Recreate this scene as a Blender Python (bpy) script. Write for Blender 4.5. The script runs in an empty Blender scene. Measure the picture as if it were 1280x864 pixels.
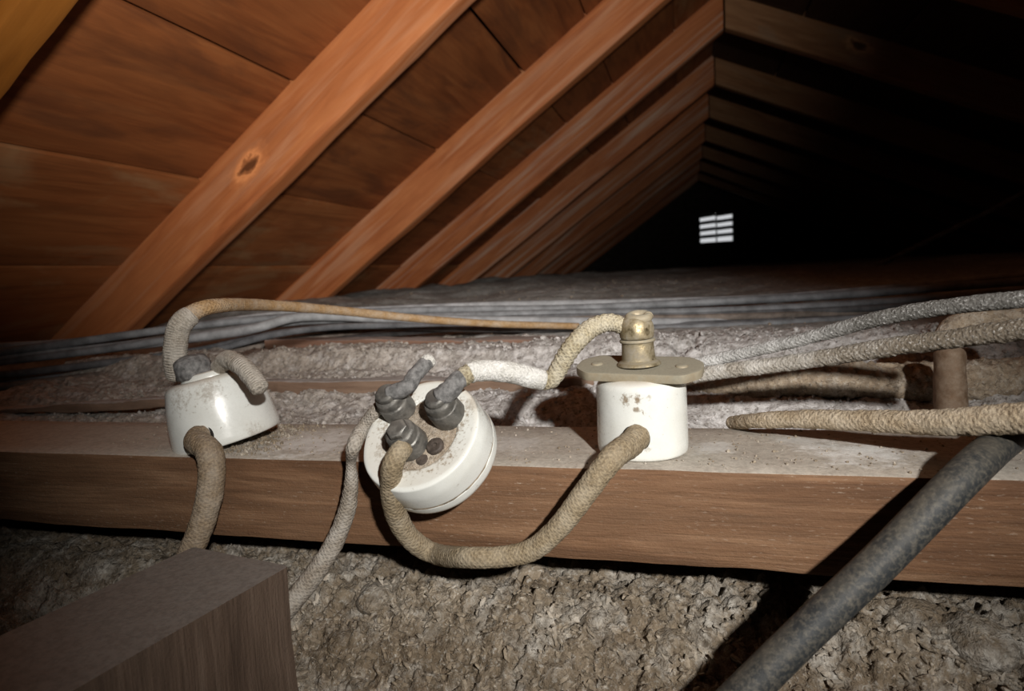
import bpy, bmesh, math, random
import numpy as np
from mathutils import Vector, Matrix

random.seed(7)
C = bpy.context.scene.collection
S = bpy.context.scene

# ------------------------------------------------------------------ camera
FPX = 790.0                                   # focal length in pixels of a 1280 px wide frame
_r = np.array([215, 99, FPX]); _r = _r / np.linalg.norm(_r)          # ridge direction (world Y) in camera axes
_b = np.array([-2870, -70, FPX]); _b = _b / np.linalg.norm(_b)
CX = -_b; CX = CX - _r * (CX @ _r); CX = CX / np.linalg.norm(CX)     # world X in camera axes
CY = _r
CU = np.cross(CX, CY)
if CU[1] < 0: CU = -CU                                               # world Z in camera axes
cd = bpy.data.cameras.new('camera'); cam = bpy.data.objects.new('camera', cd); C.objects.link(cam)
cd.sensor_width = 36; cd.lens = FPX / 1280 * 36; cd.clip_start = .01; cd.clip_end = 100
mx = Matrix(((CX[0], CX[1], -CX[2]), (CY[0], CY[1], -CY[2]), (CU[0], CU[1], -CU[2])))
cam.matrix_world = mx.to_4x4()
cd.dof.use_dof = True; cd.dof.focus_distance = .315; cd.dof.aperture_fstop = 13
S.camera = cam

# ------------------------------------------------------------------ daylight outside the vent
w = bpy.data.worlds.new('daylight'); S.world = w; w.use_nodes = True
bg = w.node_tree.nodes['Background']; bg.inputs[0].default_value = (.95, .97, 1, 1); bg.inputs[1].default_value = .6

# ------------------------------------------------------------------ hand torch right of the camera, and an added spot for the roof
def torch(name, loc, target, power, angle, blend, radius, col):
    l = bpy.data.lights.new(name, 'SPOT'); o = bpy.data.objects.new(name, l); C.objects.link(o)
    l.energy = power; l.spot_size = math.radians(angle); l.spot_blend = blend; l.shadow_soft_size = radius; l.color = col
    o.location = loc
    o.rotation_euler = (Vector(target) - Vector(loc)).to_track_quat('-Z', 'Y').to_euler()
    return o
torch('torch', (.195, -.20, .175), (-.085, .40, -.05), 24, 55, 1.0, .012, (1, .97, .93))
torch('roof_fill_spot', (.16, -.08, .10), (-.36, .84, .47), 38, 78, 1.0, .02, (1, .93, .84))  # fill light added to brighten the left roof slope

vs = S.view_settings
S.display_settings.display_device = 'sRGB'
vs.view_transform = 'Standard'; vs.look = 'None'; vs.gamma = 1; vs.use_curve_mapping = False
vs.exposure = 0.0

# ------------------------------------------------------------------ placing helpers
def ray(px, py):
    v = np.array([(px - 640) / FPX, (432 - py) / FPX, 1.0])
    return np.array([v @ CX, v @ CY, v @ CU])
def P(px, py, y):                             # the point of the plane Y = y seen at a pixel
    d = ray(px, py); return d * (y / d[1])
def PZ(px, py, z):                            # the point of the plane Z = z seen at a pixel
    d = ray(px, py); return d * (z / d[2])
def depth(p):
    return float(p[0] * CX[2] + p[1] * CY[2] + p[2] * CU[2])

# ------------------------------------------------------------------ numeric noise
def _h(i, j, k, seed):
    n = (i.astype(np.int64) * 374761393 + j.astype(np.int64) * 668265263 + k.astype(np.int64) * 2147483647 + seed * 974634777) & 0xffffffff
    n = ((n ^ (n >> 13)) * 1274126177) & 0xffffffff
    n = ((n ^ (n >> 15)) * 2246822519) & 0xffffffff
    return ((n ^ (n >> 16)) & 0xffffff) / float(0xffffff)
def vn3(x, y, z, seed=0):
    xi, yi, zi = np.floor(x), np.floor(y), np.floor(z)
    fx, fy, fz = x - xi, y - yi, z - zi
    u, v, s = [t * t * (3 - 2 * t) for t in (fx, fy, fz)]
    g = lambda a, b, c: _h(xi + a, yi + b, zi + c, seed)
    l = lambda a, b, t: a + (b - a) * t
    return l(l(l(g(0,0,0), g(1,0,0), u), l(g(0,1,0), g(1,1,0), u), v), l(l(g(0,0,1), g(1,0,1), u), l(g(0,1,1), g(1,1,1), u), v), s) * 2 - 1
def fbm(x, y, z, octs=4, seed=0):
    a, t, f = 1.0, 0.0, 1.0
    for k in range(octs):
        t = t + a * vn3(x * f + 13.1 * k, y * f + 7.7 * k, z * f, seed + k); a *= .5; f *= 2.03
    return t / 1.9
def worley(x, y, seed=0):
    xi, yi = np.floor(x), np.floor(y)
    f1 = np.full(x.shape, 9.0); f2 = np.full(x.shape, 9.0); idv = np.zeros(x.shape)
    z = np.zeros_like(xi)
    for a in (-1, 0, 1):
        for b in (-1, 0, 1):
            cx, cy = xi + a, yi + b
            px = cx + _h(cx, cy, z, seed); py = cy + _h(cx, cy, z + 1, seed)
            d = np.sqrt((px - x) ** 2 + (py - y) ** 2)
            idc = _h(cx, cy, z + 2, seed)
            near = d < f1
            f2 = np.where(near, f1, np.minimum(f2, d)); idv = np.where(near, idc, idv); f1 = np.where(near, d, f1)
    return f1, f2, idv

# ------------------------------------------------------------------ object helpers
def tag(o, label=None, cat=None, group=None, kind=None):
    if label: o['label'] = label
    if cat: o['category'] = cat
    if group: o['group'] = group
    if kind: o['kind'] = kind
    return o
def link(name, me, m=None, parent=None, mat4=None):
    o = bpy.data.objects.new(name, me); C.objects.link(o)
    if m and me: me.materials.append(m)
    if parent: o.parent = parent
    if mat4 is not None: o.matrix_local = mat4
    return o
def empty(name, loc, rot=None):
    o = bpy.data.objects.new(name, None); C.objects.link(o); o.empty_display_size = .02
    o.matrix_world = Matrix.Translation(Vector(loc)) @ (rot.to_4x4() if rot else Matrix.Identity(4))
    return o
def mesh_np(name, verts, faces, uvs=None, smooth=True, sharp=None):
    me = bpy.data.meshes.new(name)
    me.from_pydata([tuple(map(float, v)) for v in verts], [], [tuple(map(int, f)) for f in faces])
    if uvs is not None:
        uv = me.uv_layers.new(name='UVMap')
        li = np.empty(len(me.loops), dtype=np.int32); me.loops.foreach_get('vertex_index', li)
        if len(uvs) == len(me.loops): data = np.asarray(uvs)
        else: data = np.asarray(uvs)[li]
        uv.data.foreach_set('uv', data.astype(np.float32).ravel())
    me.validate()
    me.polygons.foreach_set('use_smooth', [smooth] * len(me.polygons))
    if sharp: me.set_sharp_from_angle(angle=math.radians(sharp))
    me.update()
    return me
def frame_z(n, x=None):                       # rotation whose local Z is n
    n = Vector(n).normalized()
    x = Vector(x) if x is not None else Vector((1, 0, 0))
    y = n.cross(x).normalized(); x = y.cross(n)
    return Matrix(((x.x, y.x, n.x), (x.y, y.y, n.y), (x.z, y.z, n.z)))

def catmull(pts, n_per):
    p = [np.array(q, float) for q in pts]
    p = [2 * p[0] - p[1]] + p + [2 * p[-1] - p[-2]]
    out = []
    for i in range(1, len(p) - 2):
        t = np.linspace(0, 1, n_per, endpoint=False)[:, None]
        a, b, c, d = p[i - 1], p[i], p[i + 1], p[i + 2]
        out.append(.5 * (2 * b + (c - a) * t + (2 * a - 5 * b + 4 * c - d) * t ** 2 + (3 * b - a - 3 * c + d) * t ** 3))
    out.append(p[-2][None, :])
    return np.vstack(out)
def resample(pl, step):
    s = np.concatenate([[0], np.cumsum(np.linalg.norm(np.diff(pl[:, :3], axis=0), axis=1))])
    n = max(3, int(s[-1] / step) + 1)
    q = np.linspace(0, s[-1], n)
    return np.stack([np.interp(q, s, pl[:, k]) for k in range(pl.shape[1])], 1), q
def tube_mesh(name, pts, radii, step=.0012, seg=20, style='plain', amp=.08, rough=.06, freq=260, twist=5, nscale=400, seed=0, endround=True, origin=None):
    pr = np.array([list(p) + [r] for p, r in zip(pts, radii)])
    pl, s = resample(catmull(pr, 24), step)
    c, rad = pl[:, :3], pl[:, 3]
    T = np.gradient(c, axis=0); T /= np.linalg.norm(T, axis=1)[:, None]
    N = np.zeros_like(T)
    a = np.array([0, 0, 1.0]) if abs(T[0, 2]) < .9 else np.array([1.0, 0, 0])
    n = a - T[0] * (a @ T[0]); N[0] = n / np.linalg.norm(n)
    for i in range(1, len(c)):
        n = N[i - 1] - T[i] * (N[i - 1] @ T[i]); N[i] = n / np.linalg.norm(n)
    B = np.cross(T, N)
    th = np.linspace(0, 2 * np.pi, seg, endpoint=False)
    TH, SS = np.meshgrid(th, s)
    R = np.repeat(rad[:, None], seg, 1)
    if style == 'braid':
        k = 2 * np.pi * freq
        d = np.maximum(np.sin(twist * TH + k * SS), np.sin(twist * TH - k * SS))
    elif style == 'rope':
        k = 2 * np.pi * freq
        d = np.abs(np.sin((twist * TH + k * SS) / 2)) * 2 - 1
    elif style == 'wrap':
        d = np.abs(np.sin(np.pi * freq * SS + TH * .5)) * 2 - 1
    else:
        d = np.zeros_like(R)
    x = np.cos(TH) * R * nscale; y = np.sin(TH) * R * nscale
    nz = fbm(x + 31.7 * seed, y, SS * nscale, 3, seed) + .8 * fbm(x / 5, y / 5 + seed, SS * nscale / 6, 2, seed + 9)
    R = R * (1 + amp * d + rough * nz)
    if endround:
        f = np.ones(len(s)); q = rad[0]
        f = np.minimum(f, np.sqrt(np.clip(1 - (1 - np.clip(s / (.6 * rad[0]), 0, 1)) ** 2, 0.05, 1)))
        f = np.minimum(f, np.sqrt(np.clip(1 - (1 - np.clip((s[-1] - s) / (.6 * rad[-1]), 0, 1)) ** 2, 0.05, 1)))
        R = R * f[:, None]
    o = np.array(origin) if origin is not None else c[0]
    V = c[:, None, :] + R[..., None] * (np.cos(TH)[..., None] * N[:, None, :] + np.sin(TH)[..., None] * B[:, None, :]) - o
    nr = len(s)
    V = V.reshape(-1, 3)
    i = np.arange(nr - 1)[:, None] * seg; j = np.arange(seg)[None, :]; j2 = (j + 1) % seg
    F = np.stack([i + j, i + j2, i + seg + j2, i + seg + j], -1).reshape(-1, 4)
    faces = F.tolist() + [list(range(seg))[::-1], list(range((nr - 1) * seg, nr * seg))]
    # per loop uv so that the seam does not smear
    uvl = []
    jj = np.broadcast_to(j, (nr - 1, seg)); ii = np.broadcast_to(np.arange(nr - 1)[:, None], (nr - 1, seg))
    ua = jj / seg; ub = (jj + 1) / seg; va = s[ii]; vb = s[ii + 1]
    U = np.stack([np.stack([ua, va], -1), np.stack([ub, va], -1), np.stack([ub, vb], -1), np.stack([ua, vb], -1)], 2).reshape(-1, 2)
    U = np.vstack([U, np.zeros((seg, 2)), np.full((seg, 2), s[-1])])
    return mesh_np(name, V, faces, U), o
def cable(name, pts, radii, m, label=None, cat=None, group=None, parent=None, **k):
    origin = None
    if parent is not None: origin = (0, 0, 0)
    me, o = tube_mesh(name, pts, radii, origin=origin, **k)
    ob = link(name, me, m, parent)
    if parent is None: ob.location = o
    return tag(ob, label, cat, group)
def lathe_mesh(name, prof, seg=64, rough=0, seed=0, nscale=300, wob=None):
    prof = np.array(prof, float); th = np.linspace(0, 2 * np.pi, seg, endpoint=False)
    n = len(prof)
    R = prof[:, 0][:, None] * np.ones(seg); Z = prof[:, 1][:, None] * np.ones(seg)
    TH = np.ones(n)[:, None] * th
    if rough:
        d = fbm(np.cos(TH) * R * nscale, np.sin(TH) * R * nscale, Z * nscale, 3, seed) * rough
        R = np.where(R > 1e-5, R + d, R); Z = Z + d * .3
    V = np.stack([R * np.cos(TH), R * np.sin(TH), Z], -1).reshape(-1, 3)
    i = np.arange(n - 1)[:, None] * seg; j = np.arange(seg)[None, :]; j2 = (j + 1) % seg
    F = np.stack([i + j, i + j2, i + seg + j2, i + seg + j], -1).reshape(-1, 4).tolist()
    F += [list(range(seg))[::-1], list(range((n - 1) * seg, n * seg))]
    return mesh_np(name, V, F, None, True, 38)
def lathe(name, prof, m, parent=None, mat4=None, label=None, **k):
    o = link(name, lathe_mesh(name, prof, **k), m, parent, mat4)
    if label: o['label'] = label
    return o
def rounded(pts, r, n=5):                     # round the inner corners of a lathe profile
    pts = [np.array(p, float) for p in pts]; out = [pts[0]]
    for a, b, c in zip(pts, pts[1:], pts[2:]):
        rr = min(r, .45 * np.linalg.norm(a - b), .45 * np.linalg.norm(c - b))
        p0 = b + (a - b) / np.linalg.norm(a - b) * rr; p1 = b + (c - b) / np.linalg.norm(c - b) * rr
        for t in np.linspace(0, 1, n): out.append((1 - t) ** 2 * p0 + 2 * t * (1 - t) * b + t * t * p1)
    out.append(pts[-1]); return out
def timber_mesh(name, L, w, h, nseg=40, bev=.002, rough=.0004, seed=0, cut0=0., cut1=0., wane=0., taper=0.):
    """A sawn length along +X from 0 to L, width along Y (0..w), height along Z (0..h)."""
    cs = []
    for (cx, cy, a0) in ((w - bev, h - bev, 0), (bev, h - bev, 90), (bev, bev, 180), (w - bev, bev, 270)):
        for t in (0, 45, 90):
            a = math.radians(a0 + t); cs.append((cx + bev * math.cos(a), cy + bev * math.sin(a)))
    # extra points on the long sides so that the noise can work on them
    full = []
    for i, p in enumerate(cs):
        q = cs[(i + 1) % len(cs)]; full.append(p)
        if math.dist(p, q) > .012:
            for t in (.2, .4, .6, .8): full.append((p[0] + (q[0] - p[0]) * t, p[1] + (q[1] - p[1]) * t))
    cs = np.array(full); m = len(cs)
    per = np.concatenate([[0], np.cumsum(np.linalg.norm(np.roll(cs, -1, 0) - cs, axis=1))])
    xs = np.linspace(0, L, nseg + 1)
    Xg = xs[:, None] * np.ones(m); Yg = np.ones(nseg + 1)[:, None] * cs[:, 0]; Zg = np.ones(nseg + 1)[:, None] * cs[:, 1]
    d = fbm(Xg * 25 + seed * 3.3, Yg * 60, Zg * 60, 4, seed) * rough
    nx, nz = np.sign(Yg - w / 2), np.sign(Zg - h / 2)
    Yo = Yg + d * nx; Zo = Zg + d * nz
    if wane: Zo = Zo + wane * vn3(Xg * 4 + seed, Zg * 0, Zg * 0, seed + 5)
    Xo = Xg + (1 - Xg / L) * cut0 * Zg + (Xg / L) * cut1 * Zg
    V = np.stack([Xo, Yo, Zo], -1).reshape(-1, 3)
    i = np.arange(nseg)[:, None] * m; j = np.arange(m)[None, :]; j2 = (j + 1) % m
    F = np.stack([i + j, i + j2, i + m + j2, i + m + j], -1).reshape(-1, 4)
    ii = np.broadcast_to(np.arange(nseg)[:, None], (nseg, m)); jj = np.broadcast_to(j, (nseg, m))
    ua, ub, va, vb = xs[ii], xs[ii + 1], per[jj], per[jj + 1]
    U = np.stack([np.stack([ua, va], -1), np.stack([ua, vb], -1), np.stack([ub, vb], -1), np.stack([ub, va], -1)], 2).reshape(-1, 2)
    faces = F[..., ::-1].tolist(); U = U.reshape(-1, 4, 2)[:, ::-1].reshape(-1, 2)
    cap0 = list(range(m)); cap1 = list(range(nseg * m, (nseg + 1) * m))[::-1]
    faces += [cap0, cap1]
    U = np.vstack([U, cs * [1, 1] * .15, cs[::-1] * .15])
    off = np.array([seed * 3.17 % 7, seed * 1.73 % 5])
    return mesh_np(name, V, faces, U + off, True, 30)
def timber(name, m, origin, xdir, ydir, L, w, h, parent=None, label=None, cat=None, group=None, kind=None, **k):
    x = Vector(xdir).normalized(); z = x.cross(Vector(ydir)).normalized(); y = z.cross(x)
    M4 = Matrix(((x.x, y.x, z.x, origin[0]), (x.y, y.y, z.y, origin[1]), (x.z, y.z, z.z, origin[2]), (0, 0, 0, 1)))
    o = link(name, timber_mesh(name, L, w, h, **k), m, parent, M4)
    return tag(o, label, cat, group, kind)

# ------------------------------------------------------------------ material helper
class Mat:
    def __init__(s, name):
        s.m = bpy.data.materials.new(name); s.m.use_nodes = True
        s.t = s.m.node_tree; s.n = s.t.nodes; s.b = s.n['Principled BSDF']
        s.tc = s.n.new('ShaderNodeTexCoord')
    def L(s, a, b): s.t.links.new(a, b)
    def put(s, inp, v):
        if isinstance(v, bpy.types.NodeSocket): s.L(v, inp)
        elif isinstance(v, (tuple, list)): inp.default_value = (*v, 1) if len(v) == 3 and len(inp.default_value) == 4 else v
        elif hasattr(inp.default_value, '__len__'): inp.default_value = (v,) * 3 + (1,) if len(inp.default_value) == 4 else (v,) * 3
        else: inp.default_value = v
    def vec(s, kind='Object', sc=(1, 1, 1), off=(0, 0, 0)):
        n = s.n.new('ShaderNodeMapping'); s.L(s.tc.outputs[kind], n.inputs[0]); n.inputs[3].default_value = sc; n.inputs[1].default_value = off
        return n.outputs[0]
    def pos(s, sc=(1, 1, 1)):
        g = s.n.new('ShaderNodeNewGeometry'); n = s.n.new('ShaderNodeMapping'); s.L(g.outputs['Position'], n.inputs[0]); n.inputs[3].default_value = sc
        return n.outputs[0]
    def noise(s, v, scale, detail=4, rough=.55, dist=0):
        n = s.n.new('ShaderNodeTexNoise'); s.L(v, n.inputs['Vector'])
        n.inputs['Scale'].default_value = scale; n.inputs['Detail'].default_value = detail
        n.inputs['Roughness'].default_value = rough; n.inputs['Distortion'].default_value = dist
        return n.outputs['Fac']
    def vor(s, v, scale, feature='F1', out='Distance'):
        n = s.n.new('ShaderNodeTexVoronoi'); n.feature = feature; s.L(v, n.inputs['Vector']); n.inputs['Scale'].default_value = scale
        return n.outputs[out]
    def ramp(s, f, stops):
        n = s.n.new('ShaderNodeValToRGB'); s.L(f, n.inputs[0]); e = n.color_ramp.elements
        while len(e) < len(stops): e.new(.5)
        for k, (p, c) in zip(e, stops):
            k.position = p; k.color = (*c, 1) if isinstance(c, tuple) else (c, c, c, 1)
        return n.outputs[0]
    def mix(s, f, a, b, mode='MIX'):
        n = s.n.new('ShaderNodeMix'); n.data_type = 'RGBA'; n.blend_type = mode
        s.put(n.inputs[0], f); s.put(n.inputs[6], a); s.put(n.inputs[7], b); return n.outputs[2]
    def math(s, op, a, b=0.):
        n = s.n.new('ShaderNodeMath'); n.operation = op; s.put(n.inputs[0], a); s.put(n.inputs[1], b); return n.outputs[0]
    def up(s, lo=.4, hi=.9):
        g = s.n.new('ShaderNodeNewGeometry'); x = s.n.new('ShaderNodeSeparateXYZ'); s.L(g.outputs['Normal'], x.inputs[0])
        n = s.n.new('ShaderNodeMapRange'); s.L(x.outputs[2], n.inputs[0]); n.inputs[1].default_value = lo; n.inputs[2].default_value = hi
        return n.outputs[0]
    def bump(s, h, strength=.5, dist=.001, prev=None):
        n = s.n.new('ShaderNodeBump'); s.L(h, n.inputs['Height']); s.put(n.inputs['Strength'], strength); n.inputs['Distance'].default_value = dist
        if prev: s.L(prev, n.inputs['Normal'])
        return n.outputs[0]
    def out(s, col, rough=.8, normal=None, metal=0., coat=0., spec=.4):
        s.put(s.b.inputs['Base Color'], col); s.put(s.b.inputs['Roughness'], rough); s.put(s.b.inputs['Metallic'], metal)
        s.b.inputs['Coat Weight'].default_value = coat; s.b.inputs['Coat Roughness'].default_value = .12
        s.put(s.b.inputs['Specular IOR Level'], spec)
        if normal: s.L(normal, s.b.inputs['Normal'])
        return s.m

def wood(name, dark, mid, light, gs=1., dust=None, dustcol=(.35, .33, .3), bump=.5, rough=.75, knots=(), stain=None, pores=.5, uplo=.5, stsc=(5, 11), flecks=0., lime=()):
    m = Mat(name)
    v = m.vec('UV', (6 * gs, 70 * gs, 1))
    warp = m.noise(m.vec('UV', (2.5 * gs, 9 * gs, 1)), 2, 3)
    n1 = m.noise(v, 1.0, 5, .6, 1.2)
    n2 = m.noise(m.vec('UV', (26 * gs, 480 * gs, 1)), 1.0, 5, .65)
    fig = m.ramp(m.math('FRACT', m.math('ADD', m.math('MULTIPLY', warp, 7.0), m.math('MULTIPLY', n1, .9))), [(0, 0.), (.55, 1.), (1, .15)])
    col = m.ramp(n1, [(.28, dark), (.5, mid), (.74, light)])
    col = m.mix(m.math('MULTIPLY', fig, .35), col, dark)
    col = m.mix(m.math('MULTIPLY', m.ramp(n2, [(.45, 0.), (.7, 1.)]), pores), col, dark)
    big = m.noise(m.vec('UV', (3, 9, 1)), 1.3, 3)
    col = m.mix(m.ramp(big, [(.35, 0.), (.7, .45)]), col, light)
    if stain:
        st = m.noise(m.vec('UV', (stsc[0], stsc[1], 1), (3, 8, 0)), 1.4, 4, .6, .6)
        col = m.mix(m.ramp(st, [(.5, 0.), (.66, stain[1])]), col, stain[0])
    for (ku, kv, kr) in knots:                # a knot: rings round a point of the grain, dark at its heart
        sx = m.n.new('ShaderNodeSeparateXYZ'); m.L(m.tc.outputs['UV'], sx.inputs[0])
        du = m.math('MULTIPLY', m.math('SUBTRACT', sx.outputs[0], ku), .5); dv = m.math('SUBTRACT', sx.outputs[1], kv)
        d = m.math('SQRT', m.math('ADD', m.math('MULTIPLY', du, du), m.math('MULTIPLY', dv, dv)))
        d = m.math('ADD', m.math('DIVIDE', d, kr), m.math('MULTIPLY', m.math('SUBTRACT', m.noise(m.vec('UV', (60, 120, 1)), 1, 3), .5), .9))
        rg = m.math('FRACT', m.math('MULTIPLY', d, 2.2))
        kc = m.mix(m.math('MULTIPLY', rg, .6), tuple(c * 1.5 for c in light), mid)
        col = m.mix(m.ramp(d, [(.5, 1.), (1.15, 0.)]), col, kc)
        col = m.mix(m.ramp(d, [(.22, .9), (.5, 0.)]), col, tuple(c * .25 for c in dark))
    if flecks:                                 # torn fibres, pale against the sawn face
        fl = m.noise(m.vec('UV', (260, 900, 1)), 1.0, 3, .6); fb_ = m.noise(m.vec('UV', (14, 60, 1), (2, 4, 0)), 1.0, 3)
        col = m.mix(m.math('MULTIPLY', m.ramp(fl, [(.60, 0.), (.72, flecks)]), m.ramp(fb_, [(.42, .15), (.62, 1.)])), col, (.55, .46, .36))
    r = rough
    hb = m.math('ADD', m.math('MULTIPLY', n1, .6), m.math('MULTIPLY', n2, .6))
    if not dust: nb = m.bump(hb, bump, .0012)
    if dust:
        dn = m.noise(m.pos(), 90, 5, .65)
        f = m.math('MULTIPLY', m.up(uplo, .95), m.ramp(dn, [(.3, dust * .8), (.6, dust)]))
        dc = m.mix(m.ramp(m.noise(m.pos(), 420, 3, .7), [(.42, 0.), (.62, 1.)]), dustcol, tuple(c * .75 for c in dustcol))
        for (c, rr, a) in lime:                # splashes of lime
            vd = m.n.new('ShaderNodeVectorMath'); vd.operation = 'DISTANCE'; m.L(m.pos(), vd.inputs[0]); vd.inputs[1].default_value = tuple(c)
            d = m.math('ADD', m.math('DIVIDE', vd.outputs['Value'], rr), m.math('MULTIPLY', m.math('SUBTRACT', m.noise(m.pos(), 130, 6, .72), .5), 3.))
            dc = m.mix(m.ramp(d, [(.35, a), (1.05, 0.)]), dc, (.78, .77, .74))
        col = m.mix(f, col, dc)
        nb = m.bump(hb, m.math('MULTIPLY', m.math('SUBTRACT', 1.05, f), bump), .0012)
        nb = m.bump(m.noise(m.pos(), 700, 4, .7), .4, .0010, nb)
    return m.out(col, r, nb, spec=.3)

def crust(name, base, alt, white, s=1., wamt=.5, wpos=None, bump=.8, dark=None, dust=None):
    """Old lime mortar: two body colours, pale grains, dark pits."""
    m = Mat(name); p = m.pos()
    a = m.noise(p, 22 * s, 5, .6); bb = m.noise(p, 160 * s, 5, .65); c = m.noise(p, 620 * s, 3, .7); w2 = m.noise(p, 48 * s, 6, .68, .4)
    col = m.mix(m.ramp(a, [(.38, 0.), (.62, 1.)]), base, alt)
    col = m.mix(m.ramp(w2, [(.5 - .12 * (wamt - .5), 0.), (.64, wamt)]), col, white)
    g1 = m.noise(p, 430 * s, 4, .7, .8); g2 = m.noise(m.vec('Object', (1, 1, 1), (3, 5, 7)), 300 * s, 4, .7, .8)
    col = m.mix(m.ramp(g1, [(.54, 0.), (.66, .65)]), col, white)
    if wpos:                                   # a limewash splash round a place
        (cx, cy, cz), rr, amt = wpos
        g = m.n.new('ShaderNodeNewGeometry'); vd = m.n.new('ShaderNodeVectorMath'); vd.operation = 'SUBTRACT'
        m.L(g.outputs['Position'], vd.inputs[0]); vd.inputs[1].default_value = (cx, cy, cz)
        vs_ = m.n.new('ShaderNodeVectorMath'); vs_.operation = 'LENGTH'; m.L(vd.outputs[0], vs_.inputs[0])
        d = m.math('ADD', m.math('DIVIDE', vs_.outputs['Value'], rr), m.math('MULTIPLY', m.math('SUBTRACT', w2, .5), 2.2))
        col = m.mix(m.ramp(d, [(.45, amt), (1.1, 0.)]), col, white)
    if dust: col = m.mix(m.math('MULTIPLY', m.up(.3, .95), dust[1]), col, dust[0])
    col = m.mix(m.ramp(bb, [(.4, .55), (.62, 0.)]), col, dark or tuple(k * .45 for k in base))
    col = m.mix(m.ramp(g2, [(.54, 0.), (.64, .75)]), col, tuple(k * .35 for k in base))
    h = m.math('ADD', m.math('MULTIPLY', bb, 1.2), m.math('ADD', m.math('MULTIPLY', c, .7), m.math('MULTIPLY', g1, .6)))
    return m.out(col, .95, m.bump(h, bump, .0022), spec=.2)

def cloth(name, c1, c2, dust=(.6, .58, .53), damt=.4, su=8, sv=520, fuzz=.5, bramt=.8, fade=None):
    """Braided cotton covering, worn and dusty."""
    m = Mat(name)
    sx = m.n.new('ShaderNodeSeparateXYZ'); m.L(m.tc.outputs['UV'], sx.inputs[0])
    u = m.math('MULTIPLY', sx.outputs[0], 6.2832 * su); v = m.math('MULTIPLY', sx.outputs[1], 6.2832 * sv)
    a = m.math('SINE', m.math('ADD', u, v)); b = m.math('SINE', m.math('SUBTRACT', u, v))
    br = m.math('MULTIPLY', m.math('ADD', m.math('MAXIMUM', a, b), 1.), .5)
    p = m.pos()
    n = m.noise(p, 90, 5, .65); n2 = m.noise(p, 900, 4, .7)
    col = m.mix(m.math('ADD', m.math('MULTIPLY', br, bramt), (1 - bramt) * .6), c2, c1)
    col = m.mix(m.ramp(n2, [(.42, .6), (.6, 0.)]), col, tuple(k * .5 for k in c2))
    col = m.mix(m.ramp(n, [(.4, 0.), (.68, damt)]), col, dust)
    if fade:                                   # the limewash ends part of the way along
        t = m.math('ADD', sx.outputs[1], m.math('MULTIPLY', m.math('SUBTRACT', m.noise(p, 120, 5, .7), .5), .09))
        t = m.ramp(m.math('DIVIDE', m.math('SUBTRACT', t, fade[0]), fade[1] - fade[0]), [(0, 0.), (1, fade[3])])
        sp_ = m.ramp(n2, [(.55, 0.), (.68, .6)])
        col = m.mix(t, col, m.mix(sp_, fade[2], dust))
    h = m.math('ADD', m.math('MULTIPLY', br, .9 * bramt), m.math('MULTIPLY', n2, 1.1))
    return m.out(col, .95, m.bump(h, fuzz, .0012), spec=.15)

def metal(name, col, dirt, amt=.6, rough=.38, met=1.):
    m = Mat(name); p = m.pos()
    n = m.noise(p, 160, 6, .7); n2 = m.noise(p, 900, 3, .6)
    f = m.ramp(n, [(.36, 0.), (.66, amt)])
    f = m.math('MAXIMUM', f, m.math('MULTIPLY', m.up(.55, .95), min(1, amt * 1.1)))
    c = m.mix(f, col, m.mix(n2, dirt, tuple(k * .6 for k in dirt)))
    return m.out(c, m.mix(f, rough, .9), m.bump(m.math('ADD', n, m.math('MULTIPLY', n2, .4)), .35, .0008), metal=m.mix(f, met, 0.), spec=.4)

def porcelain(name, marks=()):
    m = Mat(name); p = m.pos()
    n = m.noise(p, 55, 5, .65); n2 = m.noise(p, 380, 4, .7); n3 = m.noise(p, 130, 6, .7, .5)
    col = m.mix(m.ramp(n, [(.35, 0.), (.7, .5)]), (.73, .74, .70), (.60, .59, .53))
    spots = m.ramp(n3, [(.645, 0.), (.70, .8)])
    col = m.mix(spots, col, (.19, .13, .075))
    speck = m.ramp(n2, [(.68, 0.), (.73, .6)])
    col = m.mix(speck, col, (.24, .2, .15))
    for (c, r, a) in marks:                    # brown stains of their own shape
        vd = m.n.new('ShaderNodeVectorMath'); vd.operation = 'DISTANCE'; m.L(p, vd.inputs[0]); vd.inputs[1].default_value = tuple(c)
        d = m.math('ADD', m.math('DIVIDE', vd.outputs['Value'], r), m.math('MULTIPLY', m.math('SUBTRACT', m.noise(p, 520, 5, .75), .5), 4.5))
        col = m.mix(m.ramp(d, [(.25, a), (1.2, 0.)]), col, (.20, .14, .08))
    dust = m.math('MULTIPLY', m.up(.6, .98), m.ramp(n3, [(.3, .35), (.6, .75)]))
    col = m.mix(dust, col, (.43, .36, .27))
    rg = m.mix(m.math('MAXIMUM', dust, spots), m.ramp(n2, [(.3, .18), (.7, .4)]), .8)
    return m.out(col, rg, m.bump(n2, .06, .0006), coat=.35, spec=.5)

def plainmat(name, col, rough=.9, var=.4, sc=200, bump=.4, spec=.3):
    m = Mat(name); p = m.pos(); n = m.noise(p, sc, 5, .65)
    c = m.mix(m.ramp(n, [(.35, 0.), (.68, 1.)]), tuple(k * (1 - var) for k in col), tuple(min(1, k * (1 + var)) for k in col))
    return m.out(c, rough, m.bump(n, bump, .001), spec=spec)

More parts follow.
